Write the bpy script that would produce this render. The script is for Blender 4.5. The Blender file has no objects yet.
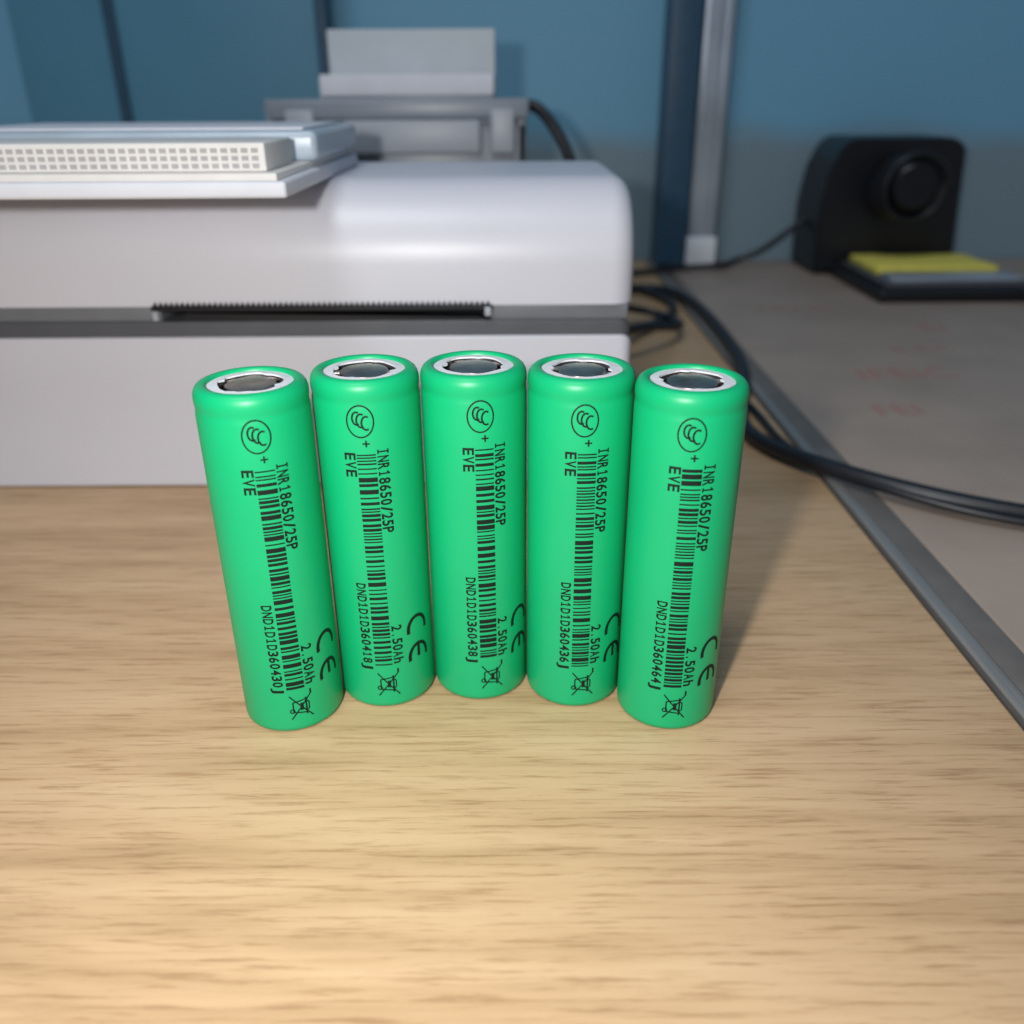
import bpy, bmesh, random
from math import *
from mathutils import Matrix, Vector
S=0.001
random.seed(4)
scene=bpy.context.scene
scene.view_settings.view_transform='Standard'

# ------------------------------------------------------------------ materials
def newmat(name):
    m=bpy.data.materials.new(name); m.use_nodes=True
    nt=m.node_tree; return m,nt,nt.nodes['Principled BSDF']
def pmat(name,col,rough=0.5,metal=0.0,var=0.06,scale=120,bump=0.0,coat=0.0,spec=0.5,trans=0.0,stretch=(1,1,1),bscale=None,subs=0):
    m,nt,b=newmat(name); N=nt.nodes; L=nt.links
    tc=N.new('ShaderNodeTexCoord'); mp=N.new('ShaderNodeMapping'); mp.inputs['Scale'].default_value=stretch
    L.new(tc.outputs['Object'],mp.inputs[0])
    nz=N.new('ShaderNodeTexNoise'); nz.inputs['Scale'].default_value=scale; nz.inputs['Detail'].default_value=5
    L.new(mp.outputs[0],nz.inputs['Vector'])
    cr=N.new('ShaderNodeValToRGB')
    cr.color_ramp.elements[0].position=0.3; cr.color_ramp.elements[1].position=0.7
    cr.color_ramp.elements[0].color=(*[c*(1-var) for c in col],1)
    cr.color_ramp.elements[1].color=(*[min(1,c*(1+var)) for c in col],1)
    L.new(nz.outputs['Fac'],cr.inputs[0]); L.new(cr.outputs[0],b.inputs['Base Color'])
    b.inputs['Roughness'].default_value=rough; b.inputs['Metallic'].default_value=metal
    b.inputs['Specular IOR Level'].default_value=spec
    b.inputs['Coat Weight'].default_value=coat; b.inputs['Coat Roughness'].default_value=0.15
    b.inputs['Transmission Weight'].default_value=trans
    if bump:
        n2=N.new('ShaderNodeTexNoise'); n2.inputs['Scale'].default_value=bscale or scale*3; n2.inputs['Detail'].default_value=4
        L.new(mp.outputs[0],n2.inputs['Vector'])
        bp=N.new('ShaderNodeBump'); bp.inputs['Strength'].default_value=bump; bp.inputs['Distance'].default_value=0.0003
        L.new(n2.outputs['Fac'],bp.inputs['Height']); L.new(bp.outputs[0],b.inputs['Normal'])
    return m

def wood_mat():
    m,nt,b=newmat('oak_laminate'); N=nt.nodes; L=nt.links
    tc=N.new('ShaderNodeTexCoord')
    def mapn(sc):
        mp=N.new('ShaderNodeMapping'); mp.inputs['Scale'].default_value=sc; L.new(tc.outputs['Object'],mp.inputs[0]); return mp
    def noise(sc,scale,detail=6,dist=0,rough=0.6):
        mp=mapn(sc); n=N.new('ShaderNodeTexNoise'); n.inputs['Scale'].default_value=scale
        n.inputs['Detail'].default_value=detail; n.inputs['Distortion'].default_value=dist; n.inputs['Roughness'].default_value=rough
        L.new(mp.outputs[0],n.inputs['Vector']); return n
    broad=noise((6,38,1),1.0,4,0.9)
    mid=noise((14,200,1),1.0,6,0.4)
    fine=noise((60,1050,1),1.0,5,0.2,0.7)
    r1=N.new('ShaderNodeValToRGB'); e=r1.color_ramp.elements
    e[0].position=0.34; e[0].color=(0.41,0.26,0.135,1); e[1].position=0.66; e[1].color=(0.64,0.445,0.265,1)
    k=e.new(0.5); k.color=(0.56,0.37,0.21,1)
    mx=N.new('ShaderNodeMath'); mx.operation='MULTIPLY_ADD'; mx.inputs[1].default_value=0.5
    sc=N.new('ShaderNodeMath'); sc.operation='MULTIPLY'; sc.inputs[1].default_value=0.5
    L.new(broad.outputs['Fac'],sc.inputs[0]); L.new(mid.outputs['Fac'],mx.inputs[0]); L.new(sc.outputs[0],mx.inputs[2])
    L.new(mx.outputs[0],r1.inputs[0])
    r2=N.new('ShaderNodeValToRGB'); e=r2.color_ramp.elements
    e[0].position=0.35; e[0].color=(0.62,0.54,0.47,1); e[1].position=0.49; e[1].color=(1,1,1,1)
    L.new(fine.outputs['Fac'],r2.inputs[0])
    mm=N.new('ShaderNodeMixRGB'); mm.blend_type='MULTIPLY'; mm.inputs[0].default_value=0.75
    L.new(r1.outputs[0],mm.inputs[1]); L.new(r2.outputs[0],mm.inputs[2]); L.new(mm.outputs[0],b.inputs['Base Color'])
    b.inputs['Roughness'].default_value=0.42
    bp=N.new('ShaderNodeBump'); bp.inputs['Strength'].default_value=0.25; bp.inputs['Distance'].default_value=0.0001
    L.new(fine.outputs['Fac'],bp.inputs['Height']); L.new(bp.outputs[0],b.inputs['Normal'])
    return m

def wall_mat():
    m,nt,b=newmat('blue_wall_painted_reflection'); N=nt.nodes; L=nt.links
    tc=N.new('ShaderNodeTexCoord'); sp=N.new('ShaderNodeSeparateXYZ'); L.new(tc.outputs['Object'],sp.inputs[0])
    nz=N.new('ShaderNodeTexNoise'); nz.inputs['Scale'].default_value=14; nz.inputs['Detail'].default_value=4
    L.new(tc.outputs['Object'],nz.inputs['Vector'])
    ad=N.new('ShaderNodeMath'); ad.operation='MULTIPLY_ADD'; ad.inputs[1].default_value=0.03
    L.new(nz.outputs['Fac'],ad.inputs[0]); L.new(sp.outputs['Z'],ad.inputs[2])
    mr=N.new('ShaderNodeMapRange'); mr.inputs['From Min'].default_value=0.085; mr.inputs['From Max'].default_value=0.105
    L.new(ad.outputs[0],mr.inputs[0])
    mx=N.new('ShaderNodeMixRGB'); mx.inputs[1].default_value=(0.21,0.30,0.36,1); mx.inputs[2].default_value=(0.17,0.42,0.61,1)  # greyer lower wall: a reflection painted into the blue by height
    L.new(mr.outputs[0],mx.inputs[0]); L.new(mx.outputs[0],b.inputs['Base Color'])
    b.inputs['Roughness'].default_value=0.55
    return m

M={}
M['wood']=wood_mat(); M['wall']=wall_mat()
M['green']=pmat('green_shrink_wrap',(0.004,0.385,0.150),0.40,var=0.03,scale=60,spec=0.4)
M['ink']=pmat('black_print_ink',(0.003,0.012,0.008),0.6,var=0.1,spec=0.25)
M['ringw']=pmat('white_insulator_paper',(0.66,0.67,0.71),0.6,var=0.05,scale=600,bump=0.3)
M['steel']=pmat('nickel_plated_steel',(0.44,0.37,0.33),0.3,1.0,var=0.25,scale=500)
M['darkgap']=pmat('dark_recess',(0.03,0.03,0.035),0.5)
M['white']=pmat('white_abs_plastic',(0.66,0.66,0.725),0.36,var=0.02,scale=20,bump=0.12,bscale=2500)
M['grey']=pmat('grey_abs_plastic',(0.17,0.18,0.20),0.45,var=0.05)
M['dgrey']=pmat('dark_grey_plastic',(0.095,0.10,0.115),0.45,var=0.05)
M['black']=pmat('black_plastic',(0.007,0.008,0.012),0.38,var=0.1)
M['cable']=pmat('black_cable_rubber',(0.009,0.010,0.015),0.4,var=0.1)
M['alu']=pmat('brushed_aluminium',(0.38,0.36,0.34),0.42,0.6,var=0.12,scale=40,stretch=(60,1,60))
M['dark_joint']=pmat('dark_joint_strip',(0.09,0.08,0.075),0.6,var=0.1)
M['trimgrey']=pmat('grey_brown_edge_band',(0.15,0.135,0.125),0.5,var=0.1)
M['chrome']=pmat('brushed_chrome',(0.50,0.57,0.66),0.28,0.6,var=0.15,scale=30)
M['board']=pmat('brown_grey_tabletop',(0.36,0.285,0.235),0.5,var=0.10,scale=25)
M['red']=pmat('faded_red_print',(0.42,0.19,0.16),0.6,var=0.1)
M['bluepanel']=pmat('blue_panel',(0.095,0.28,0.42),0.5,var=0.06,scale=15)
M['navy']=pmat('navy_upright',(0.03,0.085,0.15),0.4,var=0.1)
M['paper']=pmat('white_paper',(0.68,0.69,0.75),0.6,var=0.03,scale=100)
M['carton']=pmat('grey_white_carton',(0.52,0.56,0.60),0.6,var=0.05,scale=60)
M['foil']=pmat('pale_blue_film',(0.42,0.50,0.58),0.3,var=0.08,scale=60)
M['mesh']=pmat('cream_card',(0.72,0.70,0.68),0.65,var=0.04)
M['hole']=pmat('card_hole_shadow',(0.40,0.38,0.38),0.8)
M['tray']=pmat('smoky_grey_plastic',(0.25,0.28,0.33),0.35,var=0.08,scale=30)
M['tray2']=pmat('light_grey_plastic',(0.38,0.41,0.46),0.4,var=0.05,scale=30)
M['footw']=pmat('foot_painted_glint',(0.80,0.84,0.88),0.3,var=0.05,scale=30)  # post foot: its white specular glint is put into the base colour
M['sponge']=pmat('yellow_sponge',(0.75,0.66,0.12),0.9,var=0.15,scale=300,bump=0.6)
M['floor']=pmat('floor_tiles',(0.30,0.28,0.26),0.5,var=0.1,scale=5)

# ------------------------------------------------------------------ helpers
def empty(name,loc=(0,0,0)):
    o=bpy.data.objects.new(name,None); o.empty_display_size=0.01
    o.location=[c*S for c in loc]; scene.collection.objects.link(o); return o
def mkobj(name,bm,mats,parent=None,smooth=True,angle=35):
    me=bpy.data.meshes.new(name); bm.normal_update(); bm.to_mesh(me); bm.free()
    for m in (mats if isinstance(mats,(list,tuple)) else [mats]): me.materials.append(M[m])
    o=bpy.data.objects.new(name,me); scene.collection.objects.link(o)
    if smooth:
        for p in me.polygons: p.use_smooth=True
        try: me.set_sharp_from_angle(angle=radians(angle))
        except Exception: pass
    if parent: o.parent=parent
    return o
def add_box(bm,x0,x1,y0,y1,z0,z1,bev=0,seg=3,mi=0,M4=None):
    r=bmesh.ops.create_cube(bm,size=1)
    vs=r['verts']
    for v in vs:
        v.co=Vector((x0+(v.co.x+.5)*(x1-x0),y0+(v.co.y+.5)*(y1-y0),z0+(v.co.z+.5)*(z1-z0)))*S
    fs=set(f for v in vs for f in v.link_faces)
    for f in fs: f.material_index=mi
    if bev:
        es=list(set(e for v in vs for e in v.link_edges))
        r=bmesh.ops.bevel(bm,geom=es,offset=bev*S,segments=seg,affect='EDGES',profile=0.5)
        vs=list(set(v for v in vs if v.is_valid)|set(r['verts']))
        for f in r['faces']: f.material_index=mi
    if M4 is not None:
        bmesh.ops.transform(bm,matrix=M4,verts=vs)
    return vs
def box(name,x0,x1,y0,y1,z0,z1,mat,parent=None,bev=0.5,seg=3):
    bm=bmesh.new(); add_box(bm,x0,x1,y0,y1,z0,z1,bev,seg); return mkobj(name,bm,mat,parent)
def lathe(bm,prof,n=96,mi=0,cx=0,cy=0):
    rings=[]
    for r,z in prof:
        if r<1e-6: rings.append([bm.verts.new((cx*S,cy*S,z*S))])
        else: rings.append([bm.verts.new(((cx+r*cos(2*pi*i/n))*S,(cy+r*sin(2*pi*i/n))*S,z*S)) for i in range(n)])
    for a,b in zip(rings[:-1],rings[1:]):
        for i in range(n):
            j=(i+1)%n
            if len(a)==1 and len(b)==1: continue
            if len(a)==1: f=bm.faces.new((a[0],b[i],b[j]))
            elif len(b)==1: f=bm.faces.new((a[i],b[0],a[j]))
            else: f=bm.faces.new((a[i],b[i],b[j],a[j]))
            f.material_index=mi
def cable(name,pts,r,mat='cable',parent=None):
    cu=bpy.data.curves.new(name,'CURVE'); cu.dimensions='3D'; cu.bevel_depth=r*S; cu.bevel_resolution=5; cu.resolution_u=14
    sp=cu.splines.new('NURBS'); sp.points.add(len(pts)-1)
    for p,q in zip(sp.points,pts): p.co=(q[0]*S,q[1]*S,q[2]*S,1)
    sp.use_endpoint_u=True; sp.order_u=4; cu.use_fill_caps=True
    o=bpy.data.objects.new(name+'_tmp',cu); scene.collection.objects.link(o)
    bpy.context.view_layer.update()
    me=bpy.data.meshes.new_from_object(o.evaluated_get(bpy.context.evaluated_depsgraph_get()))
    bpy.data.objects.remove(o)
    me.materials.clear(); me.materials.append(M[mat])
    for p in me.polygons: p.use_smooth=True
    o=bpy.data.objects.new(name,me); scene.collection.objects.link(o)
    if parent: o.parent=parent
    return o
def text_mesh(txt,off=0.0,spacing=1.0):
    cu=bpy.data.curves.new('t','FONT'); cu.body=txt; cu.size=1; cu.offset=off; cu.space_character=spacing; cu.resolution_u=4
    o=bpy.data.objects.new('t',cu); scene.collection.objects.link(o); bpy.context.view_layer.update()
    me=bpy.data.meshes.new_from_object(o.evaluated_get(bpy.context.evaluated_depsgraph_get()))
    bpy.data.objects.remove(o); return me

# ------------------------------------------------------------------ room
def room():
    box('floor',-1500,1500,-1200,640,-770,-750,'floor',bev=0)
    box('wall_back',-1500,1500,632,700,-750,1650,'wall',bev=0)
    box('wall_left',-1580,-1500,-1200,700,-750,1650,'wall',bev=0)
room()

# ------------------------------------------------------------------ desk
def desk():
    e=empty('wooden_desk')
    box('top',-720,95,-260,628,-25,0,'wood',e,1.0)
    box('edge_trim',96.0,99.6,-260,628,-25,0.8,'alu',e,0.7)
    box('inner_joint',95.05,95.95,-260,628,-25,0.1,'dark_joint',e,0)
    box('edge_band',99.65,107.6,-260,628,-25,-0.1,'trimgrey',e,0.3)
    for i,(x,y) in enumerate([(-690,-230),(60,-230),(-690,590),(60,590)]):
        box('leg_%d'%(i+1),x-20,x+20,y-20,y+20,-750,-25,'grey',e,2)
    e=empty('side_table')
    box('top',107.9,820,-200,628,-26,-0.5,'board',e,1.0)
    for i,(x,y) in enumerate([(140,-170),(790,-170),(140,590),(790,590)]):
        box('leg_%d'%(i+1),x-18,x+18,y-18,y+18,-750,-26,'grey',e,2)
    bm=bmesh.new()
    for txt,x,y,sz,rot in [('IFEIC',145,345,20,0.05),('EI',205,425,20,0.0),('HN\u00b7EI',135,470,16,0.0),('R EIC',175,385,13,0.1),('FEI',135,300,16,0.1)]:
        me=text_mesh(txt,0.0)
        me.transform(Matrix.Translation(Vector((x,y,-0.45))*S)@Matrix.Rotation(rot,4,'Z')@Matrix.Scale(sz*S,4))
        bm.from_mesh(me)
    for k in range(40):
        a0=-0.9+1.4*k/40;a1=-0.9+1.4*(k+1)/40
        def P(a,r): return bm.verts.new((S*(250+r*1.1*sin(a)),S*(470+r*0.45*cos(a)),-0.45*S))
        bm.faces.new((P(a0,150),P(a1,150),P(a1,152),P(a0,152)))
    mkobj('red_print',bm,'red',e,False)
desk()

# ------------------------------------------------------------------ batteries
def ring_arc(bm,cx,cz,rx,rz,a0,a1,w,n=40):
    pr=None
    for i in range(n+1):
        a=a0+(a1-a0)*i/n
        p=(bm.verts.new((cx+(rx-w/2)*cos(a),cz+(rz-w/2)*sin(a),0)),bm.verts.new((cx+(rx+w/2)*cos(a),cz+(rz+w/2)*sin(a),0)))
        if pr: bm.faces.new((pr[0],pr[1],p[1],p[0]))
        pr=p
def line2(bm,x0,z0,x1,z1,w):
    d=Vector((x1-x0,z1-z0)); n=Vector((-d.y,d.x)).normalized()*w/2
    bm.faces.new([bm.verts.new((x,z,0)) for x,z in ((x0-n.x,z0-n.y),(x1-n.x,z1-n.y),(x1+n.x,z1+n.y),(x0+n.x,z0+n.y))])
def put_text(bm,txt,s0,ztop,zbot,h,off=0.026,fill=0.84):
    """monospaced text running down the can; letter tops to +s. baseline at s0"""
    n=len(txt); adv=(ztop-zbot)/n
    for i,ch in enumerate(txt):
        zc=ztop-adv*(i+0.5)
        if ch in 'I1':
            line2(bm,s0,zc,s0+h,zc,0.27)
            line2(bm,s0+0.12,zc+adv*.3,s0+0.12,zc-adv*.3,0.24)
            if ch=='I': line2(bm,s0+h-0.12,zc+adv*.3,s0+h-0.12,zc-adv*.3,0.24)
            else: line2(bm,s0+h-0.08,zc,s0+h-0.55,zc+adv*.3,0.24)
            continue
        me=text_mesh(ch,off)
        xs=[v.co.x for v in me.vertices]
        x0,x1=min(xs),max(xs); wch=x1-x0
        ysc=h/0.72
        w=adv*(0.22 if ch=='.' else fill)
        for v in me.vertices:
            X=(v.co.x-x0)/wch; Y=v.co.y
            v.co=(s0+Y*ysc, zc+w/2-w*X, 0)
        bm.from_mesh(me)
def printing(serial,seed):
    rnd=random.Random(seed)
    bm=bmesh.new()
    put_text(bm,'INR18650/25P',3.6,53.6,37.6,1.95)
    put_text(bm,'EVE',-1.9,53.0,48.4,1.9)
    put_text(bm,serial,-2.1,27.8,9.0,1.8)
    put_text(bm,'2.50Ah',3.7,18.6,10.0,1.9)
    ring_arc(bm,9.0,16.3,2.1,2.7,radians(-15),radians(195),0.72,24)
    ring_arc(bm,9.0,10.2,2.1,2.7,radians(-15),radians(195),0.72,24)
    line2(bm,9.0,12.8,9.0,10.0,0.7)
    z=52.6
    while z>9.8:
        w=rnd.choice([0.25,0.25,0.3,0.55,0.55,0.85]); g=rnd.choice([0.25,0.3,0.3,0.55,0.6])
        line2(bm,1.75-1.6,z-w/2,1.75+1.6,z-w/2,w); z-=w+g
    ring_arc(bm,1.2,58.4,2.2,2.75,0,2*pi,0.26)
    for dx,dz,r in ((-0.85,0.55,0.95),(-0.05,0.15,1.0),(0.85,-0.3,1.0)):
        ring_arc(bm,1.2+dx*0.9+0.2,58.4+dz,r*0.75,r*1.15,radians(60),radians(300),0.32,20)
    line2(bm,1.9,55.1,1.9,53.9,0.28); line2(bm,1.3,54.5,2.5,54.5,0.28)
    line2(bm,4.3,9.0,4.3,8.0,0.35)
    c=2.2; zc=5.6
    line2(bm,c-1.3,zc+1.1,c+1.1,zc+1.5,0.26); line2(bm,c-1.3,zc-1.1,c+1.1,zc-1.5,0.26)
    line2(bm,c-1.3,zc+1.1,c-1.3,zc-1.1,0.26); line2(bm,c+1.1,zc+1.9,c+1.1,zc-1.9,0.32)
    line2(bm,c+1.1,zc+1.2,c+1.6,zc+0.7,0.24); line2(bm,c+1.6,zc+0.8,c+1.6,zc-0.8,0.24); line2(bm,c+1.1,zc-1.2,c+1.6,zc-0.7,0.24)
    line2(bm,c-1.8,zc+2.6,c+2.2,zc-2.6,0.26); line2(bm,c-1.8,zc-2.6,c+2.2,zc+2.6,0.26)
    ring_arc(bm,c-1.5,zc-0.8,0.4,0.4,0,2*pi,0.24,14)
    line2(bm,c+0.3,zc+0.8,c+0.3,zc-0.8,0.6)
    x=-3.0
    while x<12:
        bmesh.ops.bisect_plane(bm,geom=bm.verts[:]+bm.edges[:]+bm.faces[:],plane_co=(x,0,0),plane_no=(1,0,0)); x+=0.45
    R=9.2; Ro=9.235
    for v in bm.verts:
        a=v.co.x/R; zz=v.co.y
        v.co=Vector((Ro*sin(a),-Ro*cos(a),zz))*S
    return bm
def battery(cx,cy,serial,delta,seed):
    e=empty('cylindrical_battery_cell',(cx,cy,0))
    face=atan2(-cx,cy)
    e.rotation_euler=(0,0,face)
    bm=bmesh.new()
    prof=[(0,0.05),(7.6,0.05),(8.3,0.0),(8.8,0.18),(9.1,0.6),(9.2,1.3),(9.2,20),(9.2,45),(9.2,60.2),(9.14,60.7),(9.06,61.2),(9.08,61.7),(9.17,62.2),(9.2,62.8),
          (9.17,63.4),(9.02,64.0),(8.75,64.5),(8.35,64.85),(7.9,65.0),(7.4,64.98),(7.05,64.85),(6.9,64.6),(6.85,64.2)]
    lathe(bm,prof,128)
    mkobj('wrap',bm,'green',e,angle=50)
    bm=bmesh.new()
    n=96; rr=random.Random(seed+5)
    vo=[bm.verts.new((7.0*cos(2*pi*i/n)*S,7.0*sin(2*pi*i/n)*S,64.45*S)) for i in range(n)]
    ri=[5.25+0.16*sin(5*2*pi*i/n+seed)+rr.uniform(-.05,.05) for i in range(n)]
    for k in range(4):
        a0=int(n*(k+0.5)/4+seed*3)%n
        for q,dv in ((-2,.2),(-1,.5),(0,.65),(1,.5),(2,.2)): ri[(a0+q)%n]-=dv*(1 if k%2 else .5)
    vi=[bm.verts.new((ri[i]*cos(2*pi*i/n)*S,ri[i]*sin(2*pi*i/n)*S,64.6*S)) for i in range(n)]
    vj=[bm.verts.new((ri[i]*cos(2*pi*i/n)*S,ri[i]*sin(2*pi*i/n)*S,64.3*S)) for i in range(n)]
    for i in range(n):
        j=(i+1)%n
        bm.faces.new((vo[i],vo[j],vi[j],vi[i])); bm.faces.new((vi[i],vi[j],vj[j],vj[i]))
    mkobj('insulator_ring',bm,'ringw',e)
    bm=bmesh.new()
    lathe(bm,[(6.9,64.2),(6.0,64.15),(5.6,63.2),(5.0,62.9),(0,62.9)],64,0)
    mkobj('recess',bm,'darkgap',e)
    bm=bmesh.new()
    lathe(bm,[(0,64.4),(3.7,64.4),(4.05,64.32),(4.2,64.05),(4.2,63.8),(0,63.8)],64,0)
    for k in range(4):
        a=k*pi/2+seed*0.7
        Mx=Matrix.Rotation(a,4,'Z')
        add_box(bm,3.7,5.6,-0.9,0.9,63.6,64.15,0.1,1,M4=Mx)
    mkobj('positive_cap',bm,'steel',e)
    bm=printing(serial,seed)
    o=mkobj('printed_label',bm,'ink',e,False)
    o.rotation_euler=(0,0,radians(delta))
cells=[(-42.43,135.65,'DND1D1D360430J',-9),(-25.0,142.78,'DND1D1D360418J',-16),(-6.5,144.8,'DND1D1D360438J',-1.5),(12.0,142.5,'DND1D1D360436J',-2.5),(29.45,135.61,'DND1D1D360464J',-3)]
for i,c in enumerate(cells): battery(*c,seed=i+1)

# ------------------------------------------------------------------ label printer
def loft_body(name,x0,x1,y0,y1,z0,z1,Rf,Rb,Re,mat,parent,Rbot=0):
    def prof(d):
        p=[]; ya,yb,zt=y0+d,y1-d,z1-d
        rf=max(0.3,Rf-d*0.6); rb=max(0.3,Rb-d*0.6)
        zb=z0
        p.append((ya,zb))
        for i in range(15):
            a=pi/2*i/14; p.append((ya+rf-rf*cos(a),zt-rf+rf*sin(a)))
        for i in range(11):
            a=pi/2*i/10; p.append((yb-rb+rb*sin(a),zt-rb+rb*cos(a)))
        p.append((yb,zb)); return p
    st=[(x0+Re*(1-cos(a)),Re*(1-sin(a))) for a in [pi/2*i/8 for i in range(9)]]
    st+= [(x1-Re*(1-cos(a)),Re*(1-sin(a))) for a in [pi/2*i/8 for i in range(8,-1,-1)]]
    bm=bmesh.new(); rings=[[bm.verts.new((x*S,y*S,z*S)) for y,z in prof(d)] for x,d in st]
    n=len(rings[0])
    for a,b in zip(rings[:-1],rings[1:]):
        for i in range(n):
            j=(i+1)%n; bm.faces.new((a[i],b[i],b[j],a[j]))
    bm.faces.new(rings[0][::-1]); bm.faces.new(rings[-1])
    bmesh.ops.recalc_face_normals(bm,faces=bm.faces[:])
    return mkobj(name,bm,mat,parent,angle=45)
def printer():
    e=empty('label_printer')
    X0,X1=-166,34.0
    loft_body('base',X0,X1,239,322,0.6,45.6,0.6,0.6,3.5,'white',e)
    loft_body('waist_band',X0+0.4,X1-0.4,239.5,321.5,45.6,49.9,0.3,0.3,3.5,'dgrey',e)
    loft_body('lid',X0,X1,239,322,54.2,86,21,8,6.5,'white',e)
    bm=bmesh.new()
    add_box(bm,X0+1.5,-97,239.9,321,49.9,54.2,0.4); add_box(bm,-5.5,X1-1.5,239.9,321,49.9,54.2,0.4)
    add_box(bm,-98,-5,262,321,49.9,54.2)
    mkobj('upper_band',bm,'grey',e)
    bm=bmesh.new()
    add_box(bm,-98,-5,258,262.1,49.9,54.2)
    mkobj('slot_interior',bm,'black',e)
    bm=bmesh.new()
    vs=[(-93.5,50.0),(-89.5,52.2),(-14,50.9),(-9,50.9),(-6.5,49.9)]
    a=[bm.verts.new((x*S,239.6*S,z*S)) for x,z in vs]; b=[bm.verts.new((x*S,244*S,z*S)) for x,z in vs]
    n=len(vs)
    for i in range(n): bm.faces.new((a[i],a[(i+1)%n],b[(i+1)%n],b[i]))
    bm.faces.new(a[::-1]); bm.faces.new(b)
    mkobj('slot_lip',bm,'black',e,False)
    bm=bmesh.new()
    add_box(bm,-99,-5,238.3,243,53.0,54.4,0.1,1)
    nT=62
    for i in range(nT):
        x=-98.5+93*i/nT; w=93/nT
        t=[(x,54.3),(x+w,54.3),(x+w*.5,55.5)]
        f=[bm.verts.new((px*S,238.5*S,pz*S)) for px,pz in t]; g=[bm.verts.new((px*S,238.95*S,pz*S)) for px,pz in t]
        bm.faces.new(f); bm.faces.new(g[::-1])
        for k in range(3): bm.faces.new((f[k],g[k],g[(k+1)%3],f[(k+1)%3]))
    mkobj('serrated_cutter',bm,'black',e,False)
    bm=bmesh.new(); add_box(bm,-7.2,-5.4,238.0,240,51.3,53.8,0.3); add_box(bm,-99,-97.5,238.6,240,50.3,53.8,0.2)
    mkobj('slot_studs',bm,'tray2',e)
    bm=bmesh.new()
    for x in (-150,20):
        for y in (250,310): lathe(bm,[(0,0),(4,0),(4,1.2),(0,1.2)],24,0,x,y)
    mkobj('rubber_feet',bm,'black',e)
printer()

# ------------------------------------------------------------------ things on the printer
def on_top():
    e=empty('booklet_stack')
    box('bottom_cover',-175,-49,201,300,86.05,89.6,'paper',e,0.8)
    box('inner_pages',-174,-51,202,299,89.6,91.2,'mesh',e,0.3)
    e2=empty('perforated_card_pad')
    bm=bmesh.new()
    add_box(bm,-176,-54,206,232,91.25,97.2,0.5)
    mkobj('body',bm,'mesh',e2)
    bm=bmesh.new()
    for r in range(3):
        for c in range(53):
            x=-174+c*2.25; z=91.95+r*1.6
            add_box(bm,x,x+1.5,205.9,206.2,z,z+0.95,0)
    mkobj('perforations',bm,'hole',e2,False)
    e3=empty('plastic_film_pack')
    bm=bmesh.new(); add_box(bm,-150,-49,238,302,91.25,98.5,1.8,4); mkobj('film_sleeve',bm,'foil',e3)
    box('inner_sheet',-146,-53,242,298,98.52,99.1,'paper',e3,0.2)
on_top()

# ------------------------------------------------------------------ tray behind printer
def tray():
    e=empty('desk_organizer')
    box('back_wall',-101,7,425,429,0.5,105,'tray',e,2)
    box('front_wall',-101,7,392,395,0.5,96,'tray',e,1.2)
    box('side_left',-101,-97,392,429,0.5,105,'tray',e,1.2)
    box('side_right',3,7,392,429,0.5,105,'tray',e,1.2)
    box('bottom',-101,7,392,429,0.3,4,'tray',e,0.8)
    box('top_rim',-99,8,389,393,97,105,'tray',e,1.5)
    box('front_label_panel',-68,-12,387.5,392,84,97,'tray2',e,1.2)
    box('clip_left',-92,-80,387.5,392,84,101,'tray2',e,1.2)
    box('clip_right',-8,2,387.5,392,84,101,'tray2',e,1.2)
    e=empty('white_carton')
    box('body',-79,-7,399,408,4.2,113,'foil',e,0.8)
    box('flap',-76,-6,410,414,4.2,131,'carton',e,0.6)
    box('flap_fold',-78,-6.5,397,399.2,106,114,'paper',e,0.4)
tray()

# ------------------------------------------------------------------ background structures
def background():
    e=empty('blue_partition_panel')
    box('panel',-300,-116,596,612,0.2,420,'bluepanel',e,1.0)
    box('edge_strip',-115.5,-110,592,614,0.2,420,'navy',e,0.8)
    box('seam_strip',-242,-236,592,596,0.2,420,'navy',e,0.5)
    e=empty('cabinet_upright')
    box('panel',98,118,600,626,1.3,420,'navy',e,1.0)
    e=empty('chrome_post')
    bm=bmesh.new()
    add_box(bm,119.5,138,604,624,1.3,420,1.2); add_box(bm,121,124,602.6,604.2,1.3,420,0.4); add_box(bm,133,136,602.6,604.2,1.3,420,0.4)
    mkobj('profile',bm,'chrome',e)
    box('foot',118.5,138.5,600.5,604,1.3,19,'footw',e,0.8)
background()

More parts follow.
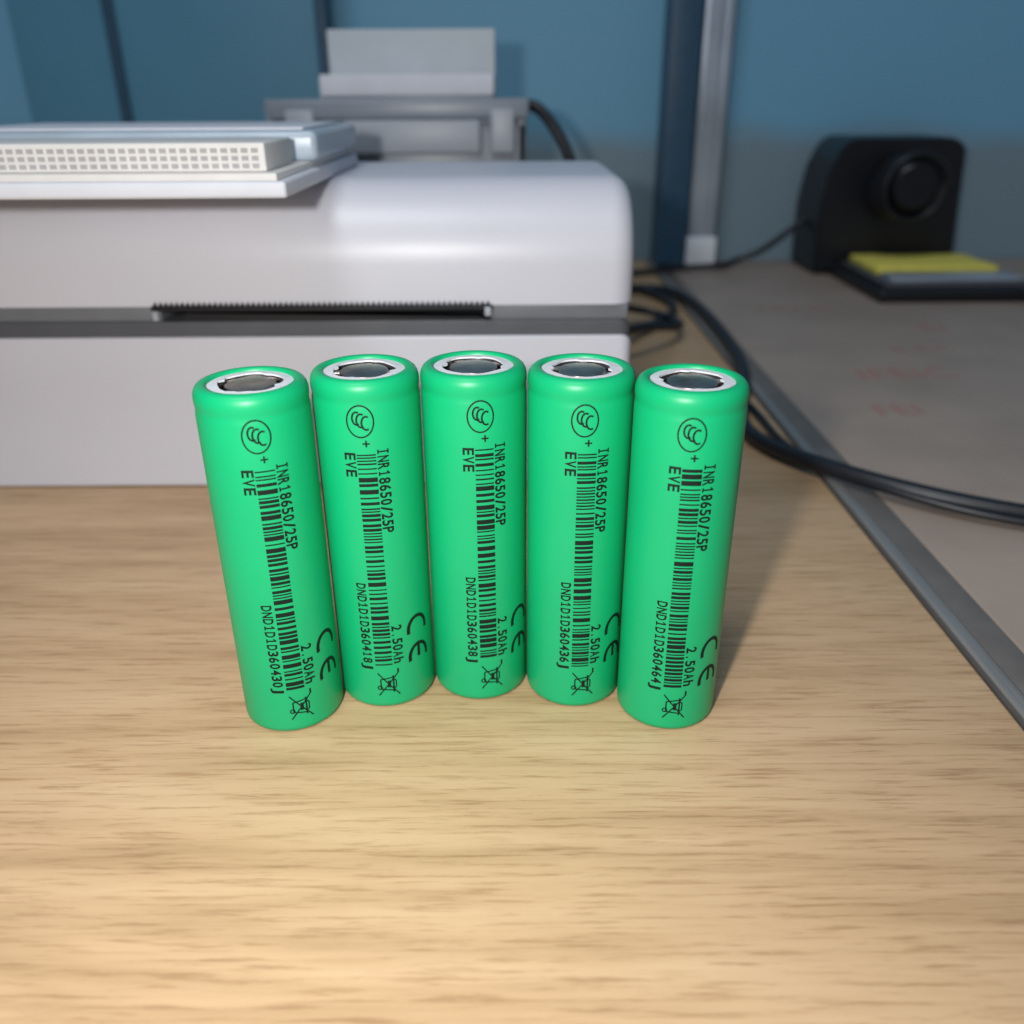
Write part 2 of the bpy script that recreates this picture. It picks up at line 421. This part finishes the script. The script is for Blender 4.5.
# ------------------------------------------------------------------ soldering stand
def stand():
    e=empty('soldering_iron_stand')
    bm=bmesh.new(); add_box(bm,206,300,486,612,0,7,2.0,4); mkobj('base',bm,'black',e)
    bm=bmesh.new()
    P=[(196,0.3),(195,40),(198,62),(204,76),(210,81),(272,81),(280,76),(286,0.3)]
    a=[bm.verts.new((x*S,572*S,z*S)) for x,z in P]; b=[bm.verts.new((x*S,622*S,z*S)) for x,z in P]
    n=len(P)
    for i in range(n): bm.faces.new((a[i],a[(i+1)%n],b[(i+1)%n],b[i]))
    bm.faces.new(a[::-1]); bm.faces.new(b); bmesh.ops.recalc_face_normals(bm,faces=bm.faces[:])
    bmesh.ops.bevel(bm,geom=bm.edges[:],offset=1.5*S,segments=2,affect='EDGES')
    mkobj('housing',bm,'black',e)
    pts=[]
    for k in range(0,8*14+1):
        a=2*pi*k/14; t=k/(8*14)
        r=19-4*t
        pts.append((238+r*cos(a), 536+34*t, 56+r*sin(a)-6*t))
    cable('spring_holder',pts,1.5,'black',e)
    bm=bmesh.new(); lathe(bm,[(0,0),(12,0),(14,2),(14,28),(9,31),(0,31)],40)
    o=mkobj('holder_tube',bm,'black',e); o.rotation_euler=(radians(-85),0,0); o.location=(238*S,538*S,56*S)
    box('sponge_tray',212,290,494,568,7,9,'dgrey',e,0.6)
    box('metal_rim',216,290,496,514,9,12,'chrome',e,1.0)
    bm=bmesh.new(); add_box(bm,216,288,520,566,9,13.5,1.2); mkobj('sponge',bm,'sponge',e)
stand()

# ------------------------------------------------------------------ cables
cb=empty('black_cable_bundle')
cable('power_cable',[(12,440,3),(40,500,3),(83,526,3.4),(99.6,488,3.8),(101,430,3.8),(100,385,3.8),(95,331,3.2),(78,288,2.6),(82,262,2.8),(94,243,4.2),(112,225,3.6),(150,205,2.0),(230,183,2),(330,178,2)],2.6,parent=cb)
cable('usb_cable',[(45,330,3),(60,345,2),(86,335,2),(90,292,2),(88,262,2.2),(98,238,4),(112,220,3.2),(150,198,1.3),(260,170,1.3)],1.2,parent=cb)
cable('adapter_cable',[(20,325,22),(24,345,20),(42,380,8),(66,420,3),(90,455,3),(88,500,3),(60,540,3),(20,560,3)],2.2,parent=cb)
cable('looped_cable',[(30,350,14),(50,372,16),(74,392,10),(86,420,4),(76,450,4),(50,440,10),(34,410,16)],2.0,parent=cb)
cable('iron_cord',[(200,600,34),(186,600,24),(172,606,8),(152,612,2),(146,594,2),(125,580,4),(90,570,3),(60,560,2.2)],1.9)
cable('black_cord',[(-30,440,2),(-5,438,60),(2,436,98),(10,434,104),(18,430,96),(28,428,82),(36,430,50),(42,436,12),(52,446,3)],2.6)

# ------------------------------------------------------------------ lights
def area(name,loc,target,size,power,col):
    l=bpy.data.lights.new(name,'AREA'); l.size=size; l.energy=power; l.color=col; l.shape='DISK'
    o=bpy.data.objects.new(name,l); o.location=loc
    o.rotation_euler=(Vector(target)-Vector(loc)).to_track_quat('-Z','Y').to_euler(); scene.collection.objects.link(o); return o
area('phone_flash_light',(-0.036,-0.015,0.122),(0,0.18,0.035),0.012,0.46,(1.0,0.98,0.95))
area('room_light',(-0.25,-0.35,1.3),(0,0.25,0),0.5,6.5,(0.90,0.95,1.0))
w=bpy.data.worlds.new('World'); scene.world=w; w.use_nodes=True
w.node_tree.nodes['Background'].inputs[0].default_value=(0.62,0.74,0.9,1); w.node_tree.nodes['Background'].inputs[1].default_value=0.17

# ------------------------------------------------------------------ camera
cam=bpy.data.cameras.new('Camera'); co=bpy.data.objects.new('Camera',cam); scene.collection.objects.link(co)
p=0.451; r=0.006
co.matrix_world=Matrix.Translation((0,0,0.10654))@Matrix.Rotation(pi/2-p,4,'X')@Matrix.Rotation(-r,4,'Z')
cam.sensor_width=36; cam.lens=863.8/1024*36; cam.clip_start=0.005; cam.clip_end=20
cam.dof.use_dof=True; cam.dof.focus_distance=0.152; cam.dof.aperture_fstop=14
scene.camera=co
